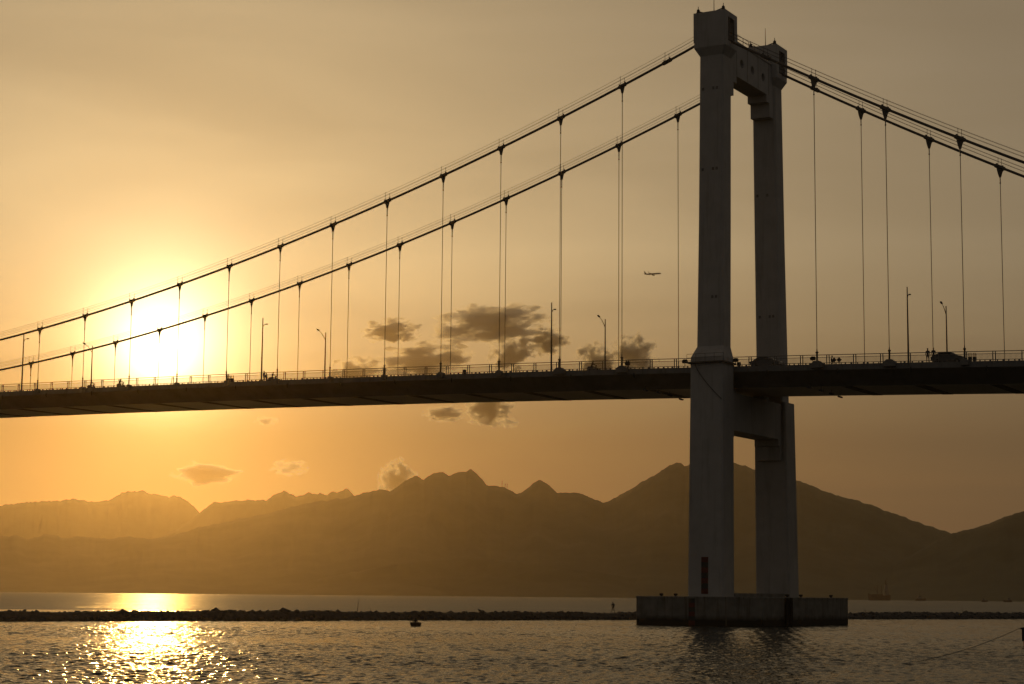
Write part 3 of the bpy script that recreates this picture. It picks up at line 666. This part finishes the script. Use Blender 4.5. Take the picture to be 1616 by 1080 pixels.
x = edge_at(1311.5, 570, 1.2); person(CROUCH, 'person crouching on the deck edge beside the dark diamond signs', (x, 1.2, deck_z(x) + .12), math.radians(20), 1.0)
for u, lab in ((416.6, 'person standing beside the near lamp post, left in the group in the glare'), (420.4, 'person standing in the middle of the small group in the glare')):
    x = edge_at(u, 594, 1.3); person(STAND, lab, (x, 1.3, deck_z(x) - (.15 if u < 418 else .42)), math.radians(70), 1.05)

# ------------------------------------------------------------------ vehicles on the deck
def wheel(x, y, r, wdt, name='wheel', parent=None):
    mb = MB(); n = 16
    mb.loft([[(x + r * q * math.cos(k * 2 * math.pi / n), y + wdt * s_, r + r * q * math.sin(k * 2 * math.pi / n)) for k in range(n)] for s_, q in ((-.5, .6), (-.5, .92), (-.3, 1), (.3, 1), (.5, .92), (.5, .6))])
    wo_ = mb.build(name, M['rubber'], parent)
    MB().tube([(x, y - wdt * .52, r), (x, y + wdt * .52, r)], r * .3, 8).build('hub', M['steel'], wo_); return wo_
def motorbike(label, loc):
    o = thing('motorcycle', label, 'motorcycle', loc)
    wheel(-.62, 0, .29, .11, 'wheel', o); wheel(.62, 0, .29, .10, 'wheel', o)
    MB().prism([(-.85, .70), (-.55, .74), (.0, .70), (.12, .48), (.38, .46), (.50, .92), (.60, .96), (.52, .50), (.40, .30), (-.2, .28), (-.5, .42), (-.88, .55)], 'y', -.13, .13).build('bodywork', M['carblue'], o)
    MB().prism([(-.75, .74), (.0, .70), (.04, .78), (-.3, .80), (-.72, .82)], 'y', -.12, .12).build('seat', M['rubber'], o)
    MB().tube([(.66, 0, .30), (.50, 0, .98)], .035, 6).build('fork', M['steel'], o)
    MB().tube([(.40, -.32, 1.0), (.50, -.12, .98), (.50, .12, .98), (.40, .32, 1.0)], .022, 6).tube([(.47, -.25, 1.0), (.44, -.32, 1.16)], .012, 5).build('handlebar', M['steel'], o)
    MB().ball((.58, 0, .88), .09).build('headlight', M['glass'], o)
    return o
def mc(u, v, y, lab, rider):
    x = edge_at(u, v, y); motorbike(lab, (x, y, road(x) + .02)); person(RIDE, rider, (x - .08, y, road(x) + .04), 0, 1.0, dict(elr=(.26, -.24, 1.02)))
mc(935.5, 578, 2.0, 'motorcycle ridden to the right along the deck left of the tower', 'rider leaning forward on the motorcycle left of the tower')
mc(430.8, 594, 1.9, 'motorcycle in the small group at the foot of the lamp in the glare', 'rider on the motorcycle at the right of the group in the glare')
mc(144.5, 606, 2.0, 'motorcycle on the deck left of the sun', 'rider on the motorcycle left of the sun')
mc(190.5, 606, 2.0, 'motorcycle nearly lost in the glare on the deck under the sun', 'rider nearly lost in the glare on the deck under the sun')

def car(label, loc):
    o = thing('car', label, 'car', loc)
    prof = [(-2.1, .42), (-2.15, .75), (-2.02, .98), (-1.75, 1.02), (-1.15, 1.45), (-.7, 1.53), (.2, 1.52), (.55, 1.42), (1.2, 1.02), (1.85, .90), (2.12, .74), (2.15, .42), (1.75, .30), (-1.75, .30)]
    def sec(y, q): return [(x, y, .30 + (z - .30) * q if z > 1.0 else z) for x, z in prof]
    body = MB(); body.loft([[(x * .97, -.82, z if z < 1.0 else 1.0 + (z - 1.0) * .0 + .0) for x, z in prof], [(x, -.84, min(z, 1.0)) for x, z in prof], [(x, -.66, z) for x, z in prof], [(x, .66, z) for x, z in prof], [(x, .84, min(z, 1.0)) for x, z in prof], [(x * .97, .82, min(z, 1.0)) for x, z in prof]])
    body.build('body', M['carblue'], o)
    for s_ in (-1, 1):
        MB().prism([(-1.35, 1.04), (-1.0, 1.40), (-.62, 1.46), (.15, 1.45), (.45, 1.36), (.95, 1.04)], 'y', s_ * .70, s_ * .83).build('side_window', M['glass'], o)
        wheel(-1.3, s_ * .74, .31, .2, 'wheel', o); wheel(1.3, s_ * .74, .31, .2, 'wheel', o)
        MB().box(2.08, 2.17, s_ * .72 - .16, s_ * .72 + .12, .62, .76).build('headlight', M['glass'], o)
        MB().box(-2.18, -2.08, s_ * .7 - .12, s_ * .7 + .1, .74, .92).build('tail_light', M['red'], o)
        MB().ball((.62, s_ * .92, 1.02), (.09, .1, .07), 6, 4).build('mirror', M['dark'], o)
    MB().prism([(.60, 1.44), (1.18, 1.07), (1.22, 1.08), (.62, 1.47)], 'y', -.6, .6).build('windscreen', M['glass'], o)
    return o
x = edge_at(1497, 572, 1.9); c1 = car('dark car on the deck right of the tower beside the two standing people', (x, 1.95, road(x) + .03))
x = edge_at(1209, 575, 2.4); copy_thing(c1, (x, 2.6, road(x) + .02), 0, 'dark car passing behind the railing between the two tower legs')
c1['group'] = 'cars on the bridge deck'
for ob in C.objects:
    if ob.get('category') == 'car': ob['group'] = 'cars on the bridge deck'
    if ob.get('category') == 'motorcycle': ob['group'] = 'motorcycles on the bridge deck'

# ------------------------------------------------------------------ breakwater
bw = thing('breakwater', 'long low breakwater of dark rocks lying across the water behind the tower', 'breakwater', (0, 0, 0))
A = np.array([-69.5, -64.2]); B = np.array([3.4, 140.7]); L0 = float(np.linalg.norm(B - A)); dv = (B - A) / L0; nv = np.array([-dv[1], dv[0]])   # nv points away from the camera side
if np.dot(nv, A - CAM[:2]) < 0: nv = -nv
def bw_h(s): return 1.16 + .34 * noise.noise((s * .035, 2.2, 0)) + .24 * noise.noise((s * .14, 5.2, 0))
core = MB(); ss = np.arange(-90, L0 + 120, 2.0); rings_ = []
for s in ss:
    p = A + dv * s; h_ = bw_h(s) - .02
    rings_.append([(*(p + nv * q), z) for q, z in ((0, -.5), (.5, h_ * .45), (1.2, h_ * .9), (2.4, h_), (3.8, h_ * .6), (5.0, -.5))])
core.loft(rings_).build('rock_core', M['rock'], bw)
def rock_mesh(seed, sub=1):
    bm = bmesh.new(); bmesh.ops.create_icosphere(bm, subdivisions=sub, radius=1)
    for v in bm.verts:
        n_ = noise.noise(v.co * 1.1 + Vector((seed * 7.1, 0, 0))); v.co *= 1 + .5 * n_
        v.co.z *= .75
    me = bpy.data.meshes.new('rock'); bm.to_mesh(me); bm.free(); me.materials.append(M['rock']); return me
RM = [rock_mesh(i) for i in range(9)]
RV = [([tuple(v.co) for v in me.vertices], [tuple(p.vertices) for p in me.polygons]) for me in RM]
def bw_at(u):                                           # where the view column u crosses the crest of the breakwater
    d = ray(u, 970); d2 = d[:2]; P = A + nv * 1.8
    mt = np.array([[d2[0], -dv[0]], [d2[1], -dv[1]]]); tt = np.linalg.solve(mt, P - CAM[:2]); return P + dv * tt[1], float(tt[1])
s_person = bw_at(967.5)[1]
rest = MB()
cand = []
s = -85.0
while s < L0 + 110:
    s += R.uniform(.2, .8)
    big = R.random() < .07
    r = R.uniform(.45, .8) if big else R.uniform(.14, .38)
    cand.append((s, R.uniform(1.2, 2.6), bw_h(s) - r * R.uniform(.05, .65), r))
    for row in range(2):
        q = R.uniform(.0, 1.1) if row == 0 else R.uniform(.5, 1.6); cand.append((s + R.uniform(-.4, .4), q, max(.02, bw_h(s) * q * .62 - .1), R.uniform(.28, .55)))
    if R.random() < .6: cand.append((s, R.uniform(2.6, 4.6), .4, R.uniform(.3, .6)))
cand = [c for c in cand if not (abs(c[0] - s_person) < 1.6 and c[2] + c[3] * .6 > bw_h(c[0]))]
inview = [c for c in cand if -3 < c[0] < L0 + 3]
inview.sort(key=lambda c: -c[3] * (1.25 if c[2] > .6 else 1.0) / (230 + .7 * c[0])); chosen = set(inview[:300])
for c in cand:
    s, q, z, r = c; p = A + dv * s + nv * q; k = R.randrange(9); a = R.uniform(0, 6.28)
    sc = (r * R.uniform(.85, 1.35), r * R.uniform(.8, 1.2), r * R.uniform(.75, 1.1))
    if c in chosen:
        o = link('rock', RM[k], bw, (p[0], p[1], z)); o.rotation_euler = (R.uniform(-.4, .4), R.uniform(-.4, .4), a); o.scale = sc
    else:
        mt = Matrix.Rotation(a, 3, 'Z'); rest.add([tuple(mt @ Vector((v[0] * sc[0], v[1] * sc[1], v[2] * sc[2])) + Vector((p[0], p[1], z))) for v in RV[k][0]], RV[k][1])
tag(rest.build('rubble', M['rock'], bw), kind='stuff')
p, s = bw_at(967.5); dcam = math.hypot(*(CAM[:2] - p))
person(WALK, 'person in dark clothes walking on the breakwater left of the pile cap', (p[0], p[1], bw_h(s) - .02), math.radians(125), 1.0, dict(anl=(.16, .20, .09), tol=(.3, .22, .05), knl=(.1, .16, .5), anr=(-.16, -.20, .1), tor=(-.02, -.22, .04)))
for u, hgt, ln, lab in ((563.5, 1.55, .25, 'thin bare branch standing upright on the breakwater left of the little round boat'), (587.0, .7, -.5, 'short bent twig sticking out of the breakwater, left of the little round boat'), (1366.5, .9, -.25, 'thin leaning stick on the breakwater just right of the pile cap'), (1521.0, 1.0, -.55, 'thin leaning stick on the breakwater near the right frame edge')):
    p, s = bw_at(u); o = thing('stick', lab, 'stick', (p[0], p[1], bw_h(s) - .25), 0, 'sticks on the breakwater')
    MB().tube([(0, 0, 0), (ln * .25, 0, hgt * .4), (ln * .5, 0, hgt * .75), (ln, 0, hgt + .2)], [.05, .042, .035, .02], 5).build('stem', M['wood'], o)
    MB().tube([(ln * .45, 0, hgt * .68), (ln * .45 - .18, .05, hgt * .95)], [.025, .012], 5).build('twig', M['wood'], o)

# ------------------------------------------------------------------ boats
p = on_z(656, 988.8, 0)
o = thing('basket_boat', 'small round basket boat with one person in front of the breakwater', 'boat', (p[0], p[1], 0))
prof = [(.0, -.12), (.35, -.10), (.58, .05), (.66, .30), (.64, .44), (.58, .44), (.58, .28), (.5, .08), (.0, .02)]
MB().loft([[(r * math.cos(k * math.pi / 10), r * math.sin(k * math.pi / 10), z) for k in range(20)] for r, z in [(max(.01, a_), z_) for a_, z_ in prof]]).build('hull', M['wicker'], o)
MB().tube([(.65 * math.cos(k * math.pi / 12), .65 * math.sin(k * math.pi / 12), .45) for k in range(25)], .035, 5, False).build('rim', M['wood'], o)
MB().box(-.12, .12, -.56, .56, .24, .28).build('thwart', M['wood'], o)
person(SIT, 'person sitting in the small round basket boat', (p[0], p[1], .04), math.radians(-70), .88)
o2 = MB().tube([(p[0] - .5, p[1] - .35, .75), (p[0] + .55, p[1] - .55, .12)], .025, 5).build('paddle', M['wood']); tag(o2, 'short wooden paddle held by the person in the basket boat', 'paddle')
MB().prism([(p[0] + .5, .02), (p[0] + .75, .0), (p[0] + .72, .22), (p[0] + .55, .26)], 'y', p[1] - .57, p[1] - .55).build('blade', M['wood'], o2)

def ship(name, label, cat, u, v_w, D, length, kind, flip=False):
    d = ray(u, v_w); hd = math.hypot(d[0], d[1]); loc = (CAM[0] + d[0] / hd * D, CAM[1] + d[1] / hd * D, 0)
    o = thing(name, label, cat, loc, math.atan2(right0[1], right0[0]) + (math.pi if flip else 0) + .15, 'vessels lying far out right of the tower')
    L = length; hb = L * .085; H_ = L * (.24 if kind == 'cargo' else .20)
    rings = []
    for tq, wq, zb, zt in ((-.5, .7, .05, 1.0), (-.46, .95, -.3, .95), (-.2, 1, -.3, .85), (.2, 1, -.3, .88), (.38, .7, -.3, 1.05), (.5, .05, .15, 1.25)):
        rings.append([(tq * L, -hb * wq * .7, zb * H_), (tq * L, -hb * wq, zt * H_), (tq * L, hb * wq, zt * H_), (tq * L, hb * wq * .7, zb * H_)])
    MB().loft(rings).build('hull', M['hull'], o)
    if kind == 'cargo':
        MB().box(-.42 * L, -.22 * L, -hb * .8, hb * .8, H_ * .85, H_ * 1.9).box(-.40 * L, -.25 * L, -hb * .7, hb * .7, H_ * 1.9, H_ * 2.5).box(-.38 * L, -.28 * L, -hb * .8, hb * .8, H_ * 2.5, H_ * 2.85).build('deckhouse', M['shipwhite'], o)
        MB().tube([(-.36 * L, 0, H_ * 2.8), (-.36 * L, 0, H_ * 4.1)], L * .012, 6).tube([(-.30 * L, 0, H_ * 2.8), (-.30 * L, 0, H_ * 3.6)], L * .022, 8).build('mast', M['hull'], o)
        for q in (-.12, .08): MB().tube([(q * L, 0, H_ * .8), (q * L, 0, H_ * 2.7)], L * .014, 6).tube([(q * L, 0, H_ * 1.4), (q * L + .14 * L, 0, H_ * 2.5)], L * .008, 5).build('derrick', M['hull'], o)
        MB().box(-.15 * L, .30 * L, -hb * .7, hb * .7, H_ * .85, H_ * 1.1).build('hatch_cover', M['hull'], o)
    else:
        a_ = -.12 if kind == 'tug' else -.2
        MB().box((a_ - .16) * L, (a_ + .22) * L, -hb * .75, hb * .75, H_ * .85, H_ * 1.7).box((a_ - .08) * L, (a_ + .14) * L, -hb * .6, hb * .6, H_ * 1.7, H_ * 2.35).build('deckhouse', M['shipwhite'], o)
        MB().tube([((a_ + .02) * L, 0, H_ * 2.3), ((a_ + .02) * L, 0, H_ * 3.4)], L * .012, 6).build('mast', M['hull'], o)
        MB().box((a_ - .05) * L, (a_ + .15) * L, -hb * .62, hb * .62, H_ * 1.95, H_ * 2.15).build('window_band', M['glass'], o)
    return o
ship('cargo_ship', 'cargo ship with derricks and masts, hazy, just right of the tower', 'ship', 1387.5, 945.5, 3600, 42, 'cargo', True)
ship('workboat', 'low dark workboat far out between the cargo ship and the right frame edge', 'boat', 1453, 946, 3600, 20, 'tug')
ship('fishing_boat', 'tiny fishing boat far out, left one of the two near the right frame edge', 'boat', 1554, 948, 3000, 10.5, 'fishing')
ship('fishing_boat', 'tiny fishing boat with reddish bow far out, closest to the right frame edge', 'boat', 1590, 948, 3000, 13, 'fishing', True)
o = ship('fishing_boat', 'tiny boat on the horizon near the left frame edge', 'boat', 73, 933, 4200, 7, 'fishing'); o['group'] = 'specks on the horizon'
o = ship('fishing_boat', 'speck of a boat on the horizon below the middle mountain', 'boat', 721, 939, 4200, 5, 'fishing'); o['group'] = 'specks on the horizon'

# moored fishing boat whose bow just enters the frame at the right
p = on_z(1613, 1021, 0)
o = thing('moored_boat', 'dark bow with an orange waterline entering the frame at the right edge', 'boat', (p[0], p[1], 0), math.atan2(right0[1], right0[0]))
def hullring(x, w, zb, zt): return [(x, -w * .25, zb), (x, -w * .8, zb + (zt - zb) * .4), (x, -w, zt), (x, w, zt), (x, w * .8, zb + (zt - zb) * .4), (x, w * .25, zb)]
hs = [(.0, .04, .35, 1.55), (.25, .22, .02, 1.42), (.9, .6, -.3, 1.25), (2.5, 1.05, -.4, 1.0), (5, 1.15, -.4, .95), (7.5, .9, -.3, 1.1)]
MB().loft([hullring(x, w * 1.0, max(zb, .46), zt) for x, w, zb, zt in hs]).build('hull', M['blue'], o)
MB().loft([[(x + .03, -w * .7, -.4), (x + .0, -w * .84, .458), (x + .0, w * .84, .458), (x + .03, w * .7, -.4)] for x, w, zb, zt in [(.12, .05, 0, 0)] + hs[1:]]).build('boot_top', M['orange'], o)
MB().tube([(-.12, 0, 1.45), (.25, 0, 1.5), (.3, 0, 1.62)], [.06, .08, .05], 6).tube([(.2, -.28, 1.42), (.2, -.3, 1.75)], .05, 6).build('bow_bitt', M['dark'], o)
MB().box(3.6, 6.4, -.7, .7, .95, 2.2).box(3.4, 6.6, -.85, .85, 2.2, 2.3).build('wheelhouse', M['blue'], o)
MB().box(.55, .95, -.2, .2, 1.3, 2.05).build('anchor_winch', M['dark'], o)
bowp = Vector((p[0], p[1], 0)) + Vector((right0[0], right0[1], 0)) * -.1 + Vector((0, 0, 1.5))
e = on_z(1398, 1053, 0); ep = Vector((e[0], e[1], -.05))
pts = [bowp.lerp(ep, q) - Vector((0, 0, .35 * math.sin(math.pi * q))) for q in np.linspace(0, 1, 14)]
pts = [Vector((q.x, q.y, max(q.z, -.05))) for q in pts]
o = MB().tube(pts, .022, 5).build('mooring_rope', M['rope']); tag(o, 'thin mooring rope running from the moored bow down into the water', 'rope')

# ------------------------------------------------------------------ airliner
p = on_d(1030, 432.5, 2750)
psi = math.atan2(right0[1], right0[0]) - math.radians(20)
o = thing('airliner', 'passenger jet flying to the right in the clear sky left of the tower', 'aeroplane', tuple(p), psi)
o.rotation_euler = (math.radians(-3), math.radians(-1), psi); o.scale = (.585, .585, .585)
L = 44
MB().loft([[(x, r * math.cos(k * math.pi / 7), z + r * math.sin(k * math.pi / 7)) for k in range(14)] for x, r, z in ((-22, .25, .9), (-20, .8, .7), (-15, 1.6, .25), (-9, 2.0, 0), (14, 2.0, 0), (18, 1.75, -.1), (20.5, 1.2, -.3), (22, .3, -.5))]).build('fuselage', M['plane'], o, True)
for s_ in (-1, 1):
    MB().loft([[(x0, y * s_, z), (x0 + c_ * .5, y * s_, z + th), (x0 + c_, y * s_, z), (x0 + c_ * .5, y * s_, z - th)] for y, x0, c_, z, th in ((1.6, -4.5, 7.2, -1.1, .55), (6, -4.2, 4.6, -.75, .35), (16.5, -6.5, 1.7, .3, .12), (17.4, -7.3, 1.2, 2.6, .06))]).build('wing', M['plane'], o)
    MB().loft([[(x, s_ * 5.8 + r * math.cos(k * math.pi / 6), -2.3 + r * math.sin(k * math.pi / 6)) for k in range(12)] for x, r in ((-1.6, .5), (-.5, .95), (1.5, 1.2), (3.0, 1.15), (3.3, 1.0))]).build('engine', M['plane'], o)
    MB().loft([[(x0, y * s_, 1.0), (x0 + c_ * .5, y * s_, 1.0 + th), (x0 + c_, y * s_, 1.0), (x0 + c_ * .5, y * s_, 1.0 - th)] for y, x0, c_, th in ((.4, -20.5, 3.6, .25), (6.2, -22, 1.5, .08))]).build('tailplane', M['plane'], o)
MB().loft([[(x0, 0, z), (x0 + c_ * .5, .22, z), (x0 + c_, 0, z), (x0 + c_ * .5, -.22, z)] for z, x0, c_ in ((1.4, -20.8, 6.2), (4.0, -21.3, 3.8), (7.8, -22.6, 2.1))]).build('tail_fin', M['plane'], o)

# ------------------------------------------------------------------ clouds: banks of vapour far behind the mountains
def cloud_material(i, scale, dens, wisp):
    m = bpy.data.materials.new('cloud_vapour'); m.use_nodes = True; t = m.node_tree; t.nodes.clear()
    tc = N(t, 'ShaderNodeTexCoord'); nz = N(t, 'ShaderNodeTexNoise', i_Scale=scale, i_Detail=8.0, i_Roughness=.64)
    off = vmath(t, 'ADD', tc.outputs['Object'], (i * 13.7, i * 5.1, i * 3.3)); t.links.new(off.outputs[0], nz.inputs['Vector'])
    # object space of the unit ball: 1 at its centre, 0 at its skin
    ln = vmath(t, 'LENGTH', tc.outputs['Object']); edge = math_node(t, 'SUBTRACT', 1.0, ln.outputs['Value'])
    nn_ = math_node(t, 'MULTIPLY', math_node(t, 'SUBTRACT', nz.outputs['Fac'], .5), wisp)
    val = math_node(t, 'ADD', edge, nn_)
    d_ = math_node(t, 'MULTIPLY', math_node(t, 'SMOOTH_MIN', math_node(t, 'MAXIMUM', math_node(t, 'SUBTRACT', val, .40), 0.0), .18, .05), dens)
    pv = N(t, 'ShaderNodeVolumePrincipled'); pv.inputs['Color'].default_value = (.84, .91, .98, 1); pv.inputs['Anisotropy'].default_value = .78
    t.links.new(d_, pv.inputs['Density']); ou = N(t, 'ShaderNodeOutputMaterial'); t.links.new(pv.outputs[0], ou.inputs['Volume']); return m
DC = 23000.0; PX = DC / FPX
CLOUDS = [  # u, v, half width px, half height px, noise scale, density, wispiness, label
    (775, 513, 116, 28, 2.4, 0.0605, 4.3, 'largest dark grey cloud above the deck, crossed by two hangers'),
    (860, 540, 46, 22, 2.4, 0.0330, 4.3, 'thin ragged cloud at the right end of the largest cloud'),
    (618, 522, 58, 19, 2.4, 0.0330, 4.3, 'small wispy cloud with bright edges left of the largest cloud'),
    (668, 570, 100, 25, 2.4, 0.0495, 4.3, 'long low cloud bank resting on the deck line under the wispy cloud'),
    (560, 590, 58, 24, 2.4, 0.0440, 4.3, 'rounded cloud rising behind the deck at the left end of the bank'),
    (806, 562, 44, 28, 2.4, 0.0330, 4.3, 'faint small cloud on the deck line under the largest cloud'),
    (940, 572, 44, 30, 2.4, 0.0495, 4.3, 'slanted dark cloud behind the motorcyclist'),
    (1000, 562, 46, 36, 2.4, 0.0495, 4.3, 'billowing dark cloud just left of the tower at the deck line'),
    (768, 646, 52, 26, 2.4, 0.0440, 4.3, 'ragged cloud hanging just below the deck'),
    (702, 653, 44, 12, 2.4, 0.0385, 4.3, 'thin flat cloud below the deck, left of the ragged one'),
    (802, 668, 22, 8, 2.4, 0.0330, 4.3, 'tiny scrap of cloud below the ragged cloud'),
    (326, 748, 84, 21, 2.2, 0.09, 1.8, 'lens-shaped grey cloud with a bright rim below the sun'),
    (456, 739, 40, 13, 2.4, 0.0330, 4.3, 'small pale cloud scrap right of the lens-shaped cloud'),
    (627, 760, 40, 34, 2.4, 0.0495, 4.3, 'puffy pale cloud peeping over the mountain ridge'),
    (420, 664, 26, 7, 2.4, 0.0220, 4.3, 'faint thin streak of cloud under the deck right of the sun'),
]
ico = bpy.data.meshes.new('cloud'); bm = bmesh.new(); bmesh.ops.create_icosphere(bm, subdivisions=3, radius=1); bm.to_mesh(ico); bm.free()
for i, (u, v, a, b_, scl, den, wsp, lab) in enumerate(CLOUDS):
    p = on_d(u, v, DC + i * 120)
    me = ico.copy(); me.materials.append(cloud_material(i + 1, scl, max(den, .058 * (116 / a) ** .85) * (.35 if u in (420, 456, 802) else 1), wsp))
    o = link('cloud', me, None, tuple(p)); o.rotation_euler = (0, 0, -AL); o.scale = (a * PX * 1.25, a * PX * .8, b_ * PX * 1.25)
    tag(o, lab, 'cloud', 'clouds low in the evening sky')

# ------------------------------------------------------------------ haze
m = bpy.data.materials.new('haze_air'); m.use_nodes = True; t = m.node_tree; t.nodes.clear()
pv = N(t, 'ShaderNodeVolumePrincipled'); pv.inputs['Color'].default_value = (.93, .81, .60, 1); pv.inputs['Density'].default_value = HAZE_DENSITY; pv.inputs['Anisotropy'].default_value = HAZE_G
ou = N(t, 'ShaderNodeOutputMaterial'); t.links.new(pv.outputs[0], ou.inputs['Volume'])
he = HZ + 5
tag(MB().box(-he, he, -he, he, -4.5, 560).build('haze', m), kind='stuff')
